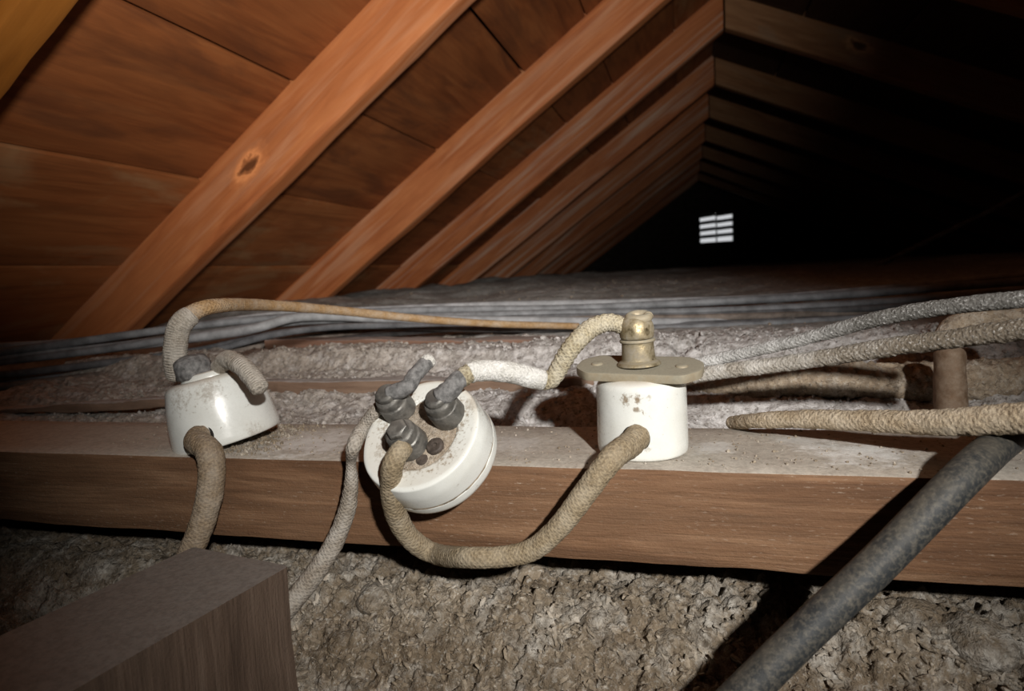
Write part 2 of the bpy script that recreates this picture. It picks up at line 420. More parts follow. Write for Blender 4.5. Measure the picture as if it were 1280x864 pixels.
# ------------------------------------------------------------------ the materials
RAF = dict(dark=(.30, .085, .026), mid=(.46, .150, .050), light=(.56, .225, .085))
W_rafter = wood('rafter_pine', gs=.8, bump=.18, rough=.62, stain=((.66, .40, .25), .4), pores=.2, stsc=(2.2, 34), **RAF)
W_streaked = wood('streaked_pine', gs=.8, bump=.18, rough=.62, stain=((.62, .48, .38), .75), pores=.2, stsc=(1.2, 38), **RAF)
W_yellow = wood('yellow_pine', (.18, .060, .007), (.28, .098, .012), (.36, .14, .024), gs=.7, bump=.2, rough=.62, pores=.3)
W_board = wood('roof_board', (.13, .036, .010), (.26, .080, .022), (.34, .125, .04), gs=.55, bump=.3, stain=((.10, .034, .014), .6), pores=.35, stsc=(4, 16))
W_board2 = wood('roof_board_pale', (.15, .046, .013), (.30, .098, .029), (.38, .15, .05), gs=.6, bump=.3, stain=((.38, .25, .13), .4), pores=.3)
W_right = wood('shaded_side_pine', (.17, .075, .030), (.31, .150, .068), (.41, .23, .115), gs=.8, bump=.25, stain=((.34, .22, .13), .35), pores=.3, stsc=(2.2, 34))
W_rboard = wood('dark_board', (.03, .014, .008), (.05, .025, .014), (.075, .04, .024), gs=.6, bump=.3)  # near-black tone for the boards of the right slope
W_beam = wood('beam_pine', (.058, .026, .012), (.150, .072, .034), (.29, .168, .094), gs=1.1, flecks=.4, lime=[((PZ(1075, 566, -.0893)), .024, .8), ((PZ(1000, 552, -.0893)), .016, .5), ((PZ(395, 553, -.0893)), .034, .75), ((PZ(640, 556, -.0893)), .02, .4), ((PZ(890, 560, -.0893)), .014, .5)], dust=.95, dustcol=(.50, .455, .39), bump=.9, pores=.7)
W_joist = wood('joist_pine', (.06, .038, .026), (.12, .078, .054), (.19, .135, .10), gs=1.2, dust=.95, dustcol=(.21, .19, .17), bump=.8, pores=.7)
W_lath = wood('lath_wood', (.09, .05, .032), (.19, .115, .075), (.33, .235, .17), gs=1.4, dust=.9, dustcol=(.42, .40, .385), bump=.7, uplo=.35)
W_red = wood('reddish_lath', (.10, .05, .032), (.19, .10, .066), (.28, .175, .125), gs=1.4, dust=.6, dustcol=(.33, .31, .30), bump=.7, uplo=.4)
M_rubble = crust('rubble_mortar', (.21, .155, .100), (.30, .24, .17), (.62, .59, .53), 1., .7, dust=((.36, .32, .27), .12), bump=1.)
M_ledge = crust('ledge_mortar', (.35, .295, .24), (.45, .385, .32), (.72, .70, .69), 1., .55, wpos=((.0, .44, -.085), .30, .9), bump=.7, dust=((.5, .48, .46), .25))
M_dust = crust('dust_bed', (.42, .42, .40), (.50, .50, .49), (.62, .62, .61), .5, .4, bump=.5, dust=((.42, .41, .39), .45))
M_pipecrust = crust('crusted_pipe', (.38, .29, .20), (.46, .37, .27), (.66, .62, .55), 1.3, .5, bump=.7)
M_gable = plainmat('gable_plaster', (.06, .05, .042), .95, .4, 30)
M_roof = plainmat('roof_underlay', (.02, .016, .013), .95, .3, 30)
M_vent = plainmat('vent_paint', (.10, .10, .10), .7, .2, 60)
M_porc = porcelain('porcelain')
M_brass = metal('dull_brass', (.36, .29, .17), (.30, .265, .205), .95, .42)
M_brass_d = metal('dusty_brass', (.34, .28, .19), (.335, .305, .23), .97, .5, .35)
M_lead = metal('terminal_metal', (.13, .125, .115), (.24, .22, .19), .75, .4, .75)
M_dark = plainmat('dark_screw', (.07, .055, .045), .6, .5, 300)
M_wad = plainmat('rubber_boot', (.16, .155, .15), .75, .5, 300, .7)
M_hole = plainmat('hole_dark', (.02, .017, .014), .9, .2)
M_seam = plainmat('seam_dirt', (.34, .27, .19), .9, .6, 160)
M_facedust = crust('brown_dust', (.36, .28, .20), (.46, .385, .30), (.66, .62, .55), 2., .35, bump=.6)
B_tan = cloth('tan_braid', (.34, .255, .165), (.20, .14, .088), (.52, .47, .40), .35, bramt=.55)
B_tan2 = cloth('amber_braid', (.47, .31, .16), (.33, .20, .095), damt=.3)
B_olive = cloth('olive_braid', (.44, .38, .25), (.22, .17, .10), (.62, .58, .48), .5)
B_grey = cloth('grey_braid', (.36, .31, .25), (.22, .18, .14), (.55, .52, .47), .55)
B_beige = cloth('beige_braid', (.52, .42, .29), (.30, .22, .14), (.66, .58, .46), .55, su=7, sv=380, fuzz=.9, bramt=.3)
B_white = cloth('plastered_braid', (.80, .78, .73), (.60, .57, .51), (.86, .85, .82), .8, fuzz=.9, bramt=.2)
B_limed = cloth('limed_braid', (.55, .54, .52), (.30, .29, .27), (.76, .75, .73), .75, su=7, sv=420, fuzz=.9, bramt=.25, fade=(.02, .085, (.12, .114, .103), .97))
B_limedbrown = cloth('limed_brown_braid', (.52, .48, .42), (.26, .22, .17), (.76, .74, .70), .7, su=7, sv=420, fuzz=.9, bramt=.25, fade=(.03, .10, (.16, .13, .095), .95))
B_sleeve = cloth('wrapped_sleeve', (.50, .45, .38), (.34, .29, .23), (.62, .58, .52), .5, su=3, sv=700, fuzz=.6)
M_wire = [plainmat('lead_wire', (.19, .195, .205), .6, .35, 60, .3), plainmat('lead_wire_pale', (.29, .295, .305), .65, .3, 60, .3),
          plainmat('lead_wire_brown', (.20, .165, .14), .75, .4, 60, .4), plainmat('lead_wire_dark', (.11, .11, .115), .7, .4, 60, .3)]
m_ = Mat('black_pipe'); _p = m_.pos(); _n = m_.noise(_p, 60, 5, .65); _n2 = m_.noise(_p, 500, 4, .7)
_c = m_.mix(m_.ramp(_n2, [(.45, 0.), (.68, .75)]), (.020, .022, .023), (.115, .102, .08))
_c = m_.mix(m_.math('MULTIPLY', m_.up(.1, .8), m_.ramp(_n, [(.40, .0), (.64, .5)])), _c, (.12, .105, .08))
M_pipe = m_.out(_c, .62, m_.bump(_n2, .3, .0008), spec=.4)
M_rust = metal('rusty_iron', (.16, .10, .06), (.28, .21, .15), .9, .6, .5)

# ------------------------------------------------------------------ roof shell
tL, tR = math.radians(34.5), math.radians(24.6)
X0L, X0R = -.72, 1.35                          # where the rafters' undersides cross the eye level
RD = .09                                       # rafter depth
YB, YF = -1.0, 5.0                             # the two ends of the attic
def zl(x, d=0.): return (x - X0L) * math.tan(tL) + d / math.cos(tL)
def zr(x, d=0.): return (X0R - x) * math.tan(tR) + d / math.cos(tR)
def ridge(d):
    a, b = math.tan(tL), math.tan(tR)
    x = (X0R * b + X0L * a + d / math.cos(tR) - d / math.cos(tL)) / (a + b); return x, zl(x, d)
xr, zrg = ridge(0)
dL = Vector((-math.cos(tL), 0, -math.sin(tL))); nL = Vector((-math.sin(tL), 0, math.cos(tL)))
dR = Vector((math.cos(tR), 0, -math.sin(tR))); nR = Vector((math.sin(tR), 0, math.cos(tR)))

# roof covering over the boards: one folded sheet with thickness
xa, za = ridge(RD + .03); xb, zb = ridge(RD + .06)
E_L, E_R = -1.15, 1.80
prof = [(E_L, zl(E_L, RD + .03)), (xa, za), (E_R, zr(E_R, RD + .03)), (E_R, zr(E_R, RD + .06)), (xb, zb), (E_L, zl(E_L, RD + .06))]
vv = [(x, y, z) for y in (YB - .1, YF + .12) for x, z in prof]
ff = [(i, (i + 1) % 6, 6 + (i + 1) % 6, 6 + i) for i in range(6)] + [(0, 1, 4, 5)[::-1], (1, 2, 3, 4)[::-1], (6, 7, 10, 11), (7, 8, 9, 10)]
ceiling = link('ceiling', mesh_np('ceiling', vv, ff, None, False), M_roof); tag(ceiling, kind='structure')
ceiling['label'] = 'sloping attic ceiling of wide reddish boards under the roof'

# boards of the left slope, parallel to the ridge
zj = [.271 + .107 * k for k in range(-5, 1)] + [.400, .485, .592]
zj.append(ridge(RD)[1] - .004)
def xl_of(z): return X0L + (z - RD / math.cos(tL)) / math.tan(tL)
k = 0
for i in range(len(zj) - 1):
    z0, z1 = zj[i], zj[i + 1]
    wdt = (z1 - z0) / math.sin(tL)
    cuts = [YB, [.37, 1.25][i % 2], [2.20, 2.68][i % 2], YF]
    for a, b in zip(cuts, cuts[1:]):
        rnd = random.Random(i * 31 + int(a * 10))
        tilt = rnd.uniform(-.004, .004); gap = .0022 + (.003 if i == 5 and a < 1 else 0)
        org = Vector((xl_of(z1), b - .001, z1)) + nL * (.0015 + abs(tilt) + rnd.uniform(0, .002)) + dL * gap * .5
        # length runs towards the camera, width runs down the slope
        timber('plank', W_board if (i + k) % 3 else W_board2, org, (0, -1, 0), dL + nL * tilt, b - a - .002, wdt - gap, .018, ceiling, nseg=24, bev=.0015, rough=.0008, seed=11 + k, wane=.001)
        k += 1
# boards of the right slope
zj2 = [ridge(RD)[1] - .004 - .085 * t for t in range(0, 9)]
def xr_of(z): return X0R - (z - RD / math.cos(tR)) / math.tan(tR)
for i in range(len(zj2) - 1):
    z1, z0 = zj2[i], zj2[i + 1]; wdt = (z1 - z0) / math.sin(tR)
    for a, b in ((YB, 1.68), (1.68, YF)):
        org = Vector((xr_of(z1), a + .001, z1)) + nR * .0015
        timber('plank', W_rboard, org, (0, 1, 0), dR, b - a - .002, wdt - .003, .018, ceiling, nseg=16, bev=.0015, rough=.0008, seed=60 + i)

# rafters; the number is the far lower edge of each
YR = [.383, .776, 1.27, 1.73, 2.22, 2.68, 3.16, 3.63, 4.10, 4.56]
TW = [.034, .034, .034, .034, .034, .034, .034, .034, .034, .034]
LBL_L = ['orange pine rafter in the top left corner, nearest the camera',
         'orange rafter with a dark-hearted knot, rising behind the left porcelain fitting',
         'pale orange rafter with white scuffs, reaching down behind the amber cable',
         'reddish rafter second behind the knotted one, with a pale streak',
         'reddish brown rafter with a long dusty streak, third behind the knotted one',
         'dull brown rafter fourth behind the knotted one, fading into the dark',
         'dim rafter on the left slope, fifth behind the knotted one, almost lost in shadow']
def kuv(p, off, d, n, side):                    # grain coordinates of a point on a rafter's near face
    q = Vector(p) - Vector((xr, 0, zrg)); u = q.dot(d); z = q.dot(n)
    t_ = math.tan(tL if side == 'L' else tR)
    return off[0] + u + t_ * z * (1 - u / 1.5), off[1] + ((.154 + z) if side == 'L' else (.123 - z))
W_r = []
for i, y in enumerate(YR):
    kn = []
    m = (W_streaked if i > 2 else W_rafter) if i else W_yellow
    L = 1.50
    seed = 100 + i
    off = (seed * 3.17 % 7, seed * 1.73 % 5)
    if i == 1: m = wood('knotty_rafter', gs=.8, bump=.18, rough=.62, stain=((.66, .40, .25), .3), pores=.2, stsc=(2.2, 34), knots=[kuv(P(312, 206, y - TW[i]), off, dL, nL, 'L') + (.020,)], **RAF)
    lab = LBL_L[i] if i < 7 else ['dark left-slope rafter third from the vented gable', 'dark left-slope rafter second from the vented gable', 'dark left-slope rafter right in front of the vented gable'][i - 7]
    org = Vector((xr - .002, y, zl(xr - .002)))
    timber('rafter', m, org, dL, (0, -1, 0), L, TW[i], RD - .001, None, lab, 'rafter', 'rafters of the left slope', nseg=50, bev=.004, rough=.0012, seed=seed, cut0=-math.tan(tL), wane=.002)
LBL_R = {2: 'rafter of the right slope in the extreme top right corner, nearly black', 3: 'brown rafter of the right slope with a white-flecked knot, nearest and brightest of that slope',
         4: 'dim brown rafter of the right slope directly below the knotted one', 5: 'very dark rafter of the right slope, second below the knotted one',
         6: 'barely visible rafter of the right slope, third below the knotted one'}
for i, y in enumerate(YR):
    if i < 2: continue
    seed = 150 + i; off = (seed * 3.17 % 7, seed * 1.73 % 5); m = W_right
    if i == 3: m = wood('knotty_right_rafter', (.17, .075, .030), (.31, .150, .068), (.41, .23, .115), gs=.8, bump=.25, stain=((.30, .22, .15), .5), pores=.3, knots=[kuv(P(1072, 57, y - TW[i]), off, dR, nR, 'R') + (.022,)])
    org = Vector((xr + .002, y - TW[i], zr(xr + .002)))
    timber('rafter', m, org, dR, (0, 1, 0), 1.75, TW[i], RD - .001, None, LBL_R.get(i) or ['dark right-slope rafter third from the vented gable', 'dark right-slope rafter second from the vented gable', 'dark right-slope rafter right in front of the vented gable'][i - 7], 'rafter', 'rafters of the right slope',
           nseg=50, bev=.004, rough=.0012, seed=seed, cut0=-math.tan(tR), wane=.002)

# ------------------------------------------------------------------ gable walls and the louvred vent
vc = P(895.5, 284, YF); hw = 20.5 * depth(vc) / FPX; hh = 19 * depth(vc) / FPX
vx0, vx1, vz0, vz1 = vc[0] - hw, vc[0] + hw, vc[2] - hh, vc[2] + hh
def extr(polys, y0, y1):
    vv, ff = [], []
    for p in polys:
        n = len(p); o = len(vv)
        vv += [(x, y0, z) for x, z in p] + [(x, y1, z) for x, z in p]
        ff += [tuple(o + i for i in range(n)), tuple(o + n + i for i in range(n))[::-1]] + [(o + i, o + n + i, o + n + (i + 1) % n, o + (i + 1) % n)[::-1] for i in range(n)]
    return vv, ff
D = RD + .028; xt, zt = ridge(D); ZB = -.45
g = [[(E_L + .02, ZB), (vx0, ZB), (vx0, zl(vx0, D)), (E_L + .02, zl(E_L + .02, D))], [(vx1, ZB), (E_R - .02, ZB), (E_R - .02, max(ZB + .01, zr(E_R - .02, D))), (vx1, zr(vx1, D))],
     [(vx0, ZB), (vx1, ZB), (vx1, vz0), (vx0, vz0)]]
top = [(vx0, vz1), (vx1, vz1), (vx1, zr(vx1, D))]
if vx0 < xt < vx1: top.append((xt, zt))
top.append((vx0, zl(vx0, D) if vx0 < xt else zr(vx0, D)))
if vx0 > xt: g[0] = [(E_L + .02, ZB), (vx0, ZB), (vx0, zr(vx0, D)), (xt, zt), (E_L + .02, zl(E_L + .02, D))]
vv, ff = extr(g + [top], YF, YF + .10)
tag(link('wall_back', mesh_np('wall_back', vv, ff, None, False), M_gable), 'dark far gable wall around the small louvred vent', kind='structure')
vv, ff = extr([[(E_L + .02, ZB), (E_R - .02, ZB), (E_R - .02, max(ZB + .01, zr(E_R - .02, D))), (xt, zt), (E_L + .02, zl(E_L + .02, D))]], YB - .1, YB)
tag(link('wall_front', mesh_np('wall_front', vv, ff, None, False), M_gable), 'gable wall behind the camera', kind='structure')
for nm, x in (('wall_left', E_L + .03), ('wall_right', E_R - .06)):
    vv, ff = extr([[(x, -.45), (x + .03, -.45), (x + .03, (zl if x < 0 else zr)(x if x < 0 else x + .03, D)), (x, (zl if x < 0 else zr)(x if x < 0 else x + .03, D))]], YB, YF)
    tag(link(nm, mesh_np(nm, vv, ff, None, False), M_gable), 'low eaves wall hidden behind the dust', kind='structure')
win = empty('window_1', (vc[0], YF + .03, vc[2])); tag(win, 'small bright louvred vent in the far gable', kind='structure')
def bar(name, x0, x1, z0, z1, y0, y1, tilt=0., roll=0.):
    vv, ff = extr([[(x0, z0), (x1, z0), (x1, z1), (x0, z1)]], y0, y1)
    c = np.array([(x0 + x1) / 2, (y0 + y1) / 2, (z0 + z1) / 2]); vv = np.array(vv) - c
    o = link(name, mesh_np(name, vv, ff, None, False), M_vent, win, Matrix.Translation(Vector(c)) @ Matrix.Rotation(roll, 4, 'Y') @ Matrix.Rotation(tilt, 4, 'X'))
    return o
fr = .006
for a in ((-hw, hw, -hh, -hh + fr), (-hw, hw, hh - fr, hh), (-hw, -hw + fr, -hh + fr, hh - fr), (hw - fr, hw, -hh + fr, hh - fr)):
    bar('frame_bar', a[0], a[1], a[2], a[3], -.02, .03)
bar('mullion', -.004, .005, -hh + fr, hh - fr, -.012, -.002)
pit = 2 * hh / 4.35
for i in range(4):
    z = -hh + pit * (i + 1) - .012
    rl = [-.03, -.06, -.07, -.09][i]
    bar('slat', -hw + fr, -.0045, z, z + .022 + (.006 if i == 3 else 0), -.002, .020, .25, rl)
    bar('slat', .0055, hw - fr, z + .004, z + .026 + (.004 if i == 3 else 0), -.002, .020, .25, rl)

# ------------------------------------------------------------------ ground: dust bed, mortar ledge behind the beam, rubble below it
def grid(name, xs, ys, zf, m, parent=None, label=None, kind=None, thick=None):
    Xg, Yg = np.meshgrid(xs, ys); Z = zf(Xg, Yg)
    V = np.stack([Xg, Yg, Z], -1).reshape(-1, 3); nx, ny = len(xs), len(ys)
    i = np.arange(ny - 1)[:, None] * nx; j = np.arange(nx - 1)[None, :]
    F = np.stack([i + j, i + j + 1, i + nx + j + 1, i + nx + j], -1).reshape(-1, 4)
    return tag(link(name, mesh_np(name, V, F.tolist()), m, parent), label, None, None, kind)
def sm(a, b, t): t = np.clip((t - a) / (b - a), 0, 1); return t * t * (3 - 2 * t)
PY = [.30, .357, .385, .402, .418, .450, .488, .503, .53, .60, .80, 1.0, 1.6, 2.5, 5.2]
PV = [-.12, -.098, -.094, -.091, -.0845, -.0820, -.0745, -.0585, -.0565, -.062, -.048, -.036, -.016, -.012, -.012]
def bedz(X, Y):
    z = np.interp(Y, PY, PV)
    return z - .012 * sm(-.25, -.7, X) * sm(.45, .6, Y)
def z_dust(X, Y):
    return bedz(X, Y) + (.012 + .016 * sm(-.1, -.6, X)) * fbm(X * 5, Y * 5, X * 0, 4, 3) * sm(.55, .9, Y) + .010 * sm(-.15, -.7, X) * sm(.9, 1.3, Y) * (.5 + fbm(X * 9, Y * 6, X * 0, 3, 77)) + .0035 * fbm(X * 40, Y * 40, X * 0, 4, 5) - .012 * sm(.62, .56, Y)
ys = np.concatenate([np.linspace(.56, 1.2, 110), np.linspace(1.21, 2.4, 90), np.linspace(2.43, 5.15, 60)])
floor = grid('floor', np.linspace(-1.3, 2.0, 420), ys, z_dust, M_dust, None, 'attic floor buried in grey dust running back to the far gable', 'structure')
def z_ledge(X, Y):
    z = bedz(X, Y)
    z = z + .006 * fbm(X * 14, Y * 22, X * 0, 4, 21) + .0042 * fbm(X * 75, Y * 75, X * 0, 4, 23) + .0034 * np.abs(fbm(X * 190, Y * 190, X * 0, 4, 27))
    f1, f2, idv = worley(X * 130, Y * 130, 4); z = z + .0012 * (idv - .5) * sm(.0, .25, f2 - f1)
    f1, f2, _ = worley(X * 18 + .3 * fbm(X * 60, Y * 60, X * 0, 2, 8), Y * 26, 5); z = z - .006 * sm(.10, .0, f2 - f1) * sm(-.1, .25, fbm(X * 9, Y * 9, X * 0, 2, 31))
    hol = np.exp(-(((X + .085) / .035) ** 2 + ((Y - .372) / .020) ** 2)) * .034 + np.exp(-(((X - .035) / .02) ** 2 + ((Y - .385) / .02) ** 2)) * .016
    return z - hol - .004 * sm(.60, .64, Y)
ledge = grid('mortar_ledge', np.arange(-.62, .62, .0016), np.concatenate([np.arange(.335, .50, .0013), np.arange(.50, .64, .0026)]), z_ledge, M_ledge, floor, 'rough whitened mortar ledge behind the beam')
def z_rub(X, Y):
    z = np.interp(Y, [-.6, 0., .10, .24, .29, .34], [-.36, -.345, -.31, -.192, -.159, -.157])
    O = X * 0
    z = z + .012 * fbm(X * 17, Y * 17, O, 4, 41) * sm(.31, .27, Y)
    wx = X + .010 * fbm(X * 60, Y * 60, O, 4, 42); wy = Y + .010 * fbm(X * 60 + 9, Y * 60, O, 4, 43)
    f1, f2, idv = worley(wx * 70, wy * 90, 6); z = z + .0030 * (idv - .5) * sm(.0, .5, f2 - f1) - .0014 * f1
    f1, f2, idv = worley(wx * 210, wy * 260, 7); z = z + .0042 * (idv - .5) * sm(.0, .35, f2 - f1) - .0014 * f1
    z = z + .0068 * np.abs(fbm(X * 110, Y * 130, O, 4, 44)) + .0030 * fbm(X * 330, Y * 330, O, 3, 45)
    f1, f2, _ = worley(wx * 10 + .55, wy * 7 + .3, 12); z = z - .018 * sm(.045, .0, f2 - f1) * sm(.31, .28, Y) * sm(-.15, .3, fbm(X * 12, Y * 12, O, 2, 46))
    return z
rubble = grid('mortar_rubble', np.concatenate([np.arange(-.6, -.30, .004), np.arange(-.30, .26, .0011), np.arange(.26, .60, .004)]),
              np.concatenate([np.arange(-.6, .13, .01), np.arange(.13, .318, .0009), np.arange(.32, .345, .004)]), z_rub, M_rubble, floor, 'crumbly brown mortar rubble below the beam')
# a plain fill under everything, so that no daylight comes in from below
vv, ff = extr([[(E_L - .1, -.60), (E_R + .1, -.60), (E_R + .1, -.42), (E_L - .1, -.42)]], YB - .1, YF + .1)
link('subfloor', mesh_np('subfloor', vv, ff, None, False), M_roof, floor)

# crumbs lying on the rubble: too many to count, one object
rs = np.random.RandomState(5)
def crumbs(name, n, xr_, yr_, zf, rmin, rmax, m, parent, sink=.3, acc=None, el=0.):
    ico = bmesh.new(); bmesh.ops.create_icosphere(ico, subdivisions=1, radius=1); bv = np.array([v.co[:] for v in ico.verts]); bf = np.array([[v.index for v in f.verts] for f in ico.faces]); ico.free()
    x = rs.uniform(*xr_, n); y = rs.uniform(*yr_, n)
    if acc is not None:
        k = acc(x, y); x, y = x[k], y[k]; n = len(x)
    z = zf(x, y); r = rmin + (rmax - rmin) * rs.rand(n) ** 2.5
    sc = r[:, None, None] * (rs.uniform(.55, 1.25, (n, 1, 3))) * (1 + rs.uniform(-.28, .28, (n, len(bv), 1)))
    V = bv[None] * sc
    if el:                                     # flakes: long, flat and tipped over at random
        V = V * np.array([1.5, .75, .5]); t = rs.uniform(-1, 1, n) * el; ct, st_ = np.cos(t)[:, None], np.sin(t)[:, None]
        V = np.stack([V[..., 0] * ct - V[..., 2] * st_, V[..., 1], V[..., 0] * st_ + V[..., 2] * ct], -1)
    a = rs.uniform(0, 6.28, n); ca, sa = np.cos(a)[:, None], np.sin(a)[:, None]
    Vx = V[..., 0] * ca - V[..., 1] * sa; Vy = V[..., 0] * sa + V[..., 1] * ca
    V = np.stack([Vx, Vy, V[..., 2]], -1) + np.stack([x, y, z + r * sink], -1)[:, None, :]
    F = (bf[None] + (np.arange(n) * len(bv))[:, None, None]).reshape(-1, 3)
    return tag(link(name, mesh_np(name, V.reshape(-1, 3), F.tolist(), None, False), m, parent), kind='stuff')
M_crumb = crust('pale_crumbs', (.27, .21, .145), (.40, .335, .255), (.68, .64, .57), 1., .55, bump=.5)
crumbs('mortar_crumbs', 16000, (-.28, .26), (.15, .29), z_rub, .0004, .0026, M_crumb, floor, .15, el=1.)
crumbs('plaster_crumbs', 6000, (-.5, .42), (.36, .54), z_ledge, .0003, .0020, M_ledge, floor)
crumbs('dust_grit', 2200, (-.7, .7), (.62, 1.4), z_dust, .0004, .0022, M_facedust, floor, -.1)
# larger lumps that can be told apart
def lump_mesh(r, seed, flat=.7):
    bm = bmesh.new(); bmesh.ops.create_icosphere(bm, subdivisions=4, radius=1)
    co = np.array([v.co[:] for v in bm.verts])
    d = 1 + .22 * fbm(co[:, 0] * 1.6 + seed, co[:, 1] * 1.6, co[:, 2] * 1.6, 4, seed) + .08 * fbm(co[:, 0] * 6, co[:, 1] * 6 + seed, co[:, 2] * 6, 3, seed + 3)
    co = co * d[:, None] * np.array([1, .85, flat]) * r
    for v, c in zip(bm.verts, co): v.co = c
    me = bpy.data.meshes.new('mortar_lump'); bm.to_mesh(me); bm.free()
    me.polygons.foreach_set('use_smooth', [True] * len(me.polygons)); return me
def on_rubble(px, py):
    t = np.linspace(.15, .40, 400); d = ray(px, py); q = t[:, None] * d
    k = np.argmax(q[:, 2] < z_rub(q[:, 0], q[:, 1])); return q[k]
for px, py, r, s in ((665, 716, .011, 1), (465, 745, .012, 2), (560, 800, .009, 3), (745, 770, .008, 4), (1225, 800, .016, 5), (1150, 770, .013, 6), (430, 800, .011, 7), (690, 838, .010, 8), (600, 730, .008, 9), (840, 800, .009, 10)):
    q = on_rubble(px, py)
    link('mortar_lump', lump_mesh(r, s), M_rubble if s != 1 else M_crumb, floor, Matrix.Translation(Vector(q) + Vector((0, .003, -.004))) @ Matrix.Rotation(s, 4, 'Z'))

# ------------------------------------------------------------------ timbers by the ledge
BT = -.0893; BF = .2797; BBK = .357; BBT = -.1335
timber('timber_beam', W_beam, (-.62, BF, BBT), (1, 0, 0), (0, 1, 0), 1.24, BBK - BF, BT - BBT, None, 'long sawn timber beam with a dusty top carrying the porcelain fittings', 'beam',
       nseg=700, bev=.0012, rough=.0007, seed=3)
# joist in the lower left foreground
q0, q1 = PZ(215, 696, -.125), PZ(360, 708, -.125); q2 = PZ(90, 864, -.125)
vx = Vector(q2) - Vector(q1); wv = Vector(q0) - Vector(q1)
xd = vx.normalized(); yd = wv - xd * wv.dot(xd)
cut = -wv.dot(xd) / yd.length
jo = timber('joist', W_joist, Vector(q1) + Vector((0, 0, -.14)), (0, 0, 1), yd.normalized(), .14, yd.length, .55, None, 'blurred sawn block of timber with a dusty top in the lower left corner', 'joist', nseg=40, bev=.0016, rough=.0008, seed=8)
# laths on the ledge
def lath(name, m, a, b, w, h, label, seed, **k):
    a, b = Vector(a), Vector(b)
    return timber(name, m, a - Vector((0, 0, h)), b - a, Vector((0, 1, 0)), (b - a).length, w, h, None, label, 'lath', None, nseg=160, bev=.0014, rough=.0026, seed=seed, wane=.0018, **k)
lath('lath', W_lath, P(300, 477, .425), P(742, 474, .445), .018, .014, 'rough wooden lath on the mortar behind the round junction cover', 21)
lath('lath', W_lath, P(-30, 511, .385), P(212, 497, .392), .012, .006, 'dark dusty lath lying on the mortar left of the left fitting', 22)
lath('lath', W_red, P(330, 424, .545), P(1010, 419, .555), .02, .010, 'thin reddish lath edge under the bundle of grey wires', 23)
# mortar-crusted pipe at the right of the ledge
cable('crusted_pipe', [P(770, 490, .45), P(880, 484, .44), P(1000, 476, .43), P(1100, 478, .43), P(1200, 478, .43), P(1330, 476, .43)], [.008, .0105, .0120, .0125, .0130, .0135], M_pipecrust,
      'mortar-crusted horizontal pipe on the ledge behind the right-hand cables', 'pipe', style='plain', rough=.19, nscale=330, seg=60, step=.0008, seed=3)

# ------------------------------------------------------------------ bundle of grey wires beyond the ledge
def wire(spec, r, mi, label, seed, cat='wire'):
    rw_ = random.Random(seed * 77)
    pts = [P(x, y + rw_.uniform(-2.6, 2.6), Y + rw_.uniform(-.006, .006)) for x, y, Y in spec]
    return cable('grey_wire', pts, [r] * len(pts), M_wire[mi], label, cat, 'wires running across behind the ledge', style='plain', rough=.05, nscale=120, seg=12, step=.004, seed=seed)
XS = [-60, 110, 240, 360, 520, 700, 870, 1060, 1340]
YY = [.45, .50, .55, .60, .635, .66, .68, .70, .72]
def W_(ys, dy=0.): return [(x, y, Y + dy) for x, y, Y in zip(XS, ys, YY)]
wire(W_([447, 427, 410, 396, 390, 386, 381, 370, 347]), .0042, 0, 'grey wire second from the top of the bundle at the left edge', 1)
wire(W_([461, 440, 421, 404, 397, 391, 388, 379, 360], -.005), .0040, 0, 'grey wire fourth from the top of the bundle at the left edge', 2)
wire(W_([474, 455, 437, 413, 404, 397, 394, 386, 368], -.012), .0038, 3, 'dark wire fifth from the top of the bundle at the left edge', 3)
wire(W_([492, 472, 452, 424, 408, 402, 400, 393, 377], -.015), .0040, 2, 'brownish wire of the bundle, seventh from the top at the left edge', 4)
wire(W_([510, 486, 464, 436, 414, 408, 406, 401, 388], -.022), .0036, 3, 'lowest dark wire of the bundle at the left edge', 5)
wire([(-60, 454, .455), (130, 434, .51), (300, 412, .56), (380, 399, .595), (520, 398, .62), (700, 401, .64), (870, 402, .66), (1000, 396, .68), (1340, 366, .70)], .0050, 1, 'pale thick grey wire third from the top of the bundle at the left edge', 6)
wire([(-60, 484, .455), (140, 460, .505), (260, 438, .54), (350, 418, .57), (450, 410, .585), (600, 411, .61), (760, 410, .63), (900, 410, .645), (1080, 400, .66), (1340, 384, .68)], .0034, 0, 'thin grey wire sixth from the top of the bundle at the left edge', 7)
wire([(-60, 440, .47), (120, 424, .54), (240, 408, .60), (340, 396, .64), (430, 391, .68), (600, 383, .72), (800, 377, .75), (1000, 368, .77), (1340, 340, .79)], .0045, 1, 'pale dusty wire at the back of the bundle, uppermost at the left edge', 8)
cable('hanging_cable', [P(1040, 352, 1.5), P(1100, 330, 1.6), P(1180, 292, 1.7), P(1260, 252, 1.75), P(1340, 205, 1.78)], [.006] * 5, M_wire[1], 'thin cable rising into the dark right of the far vent', 'cable', seg=10, step=.01)

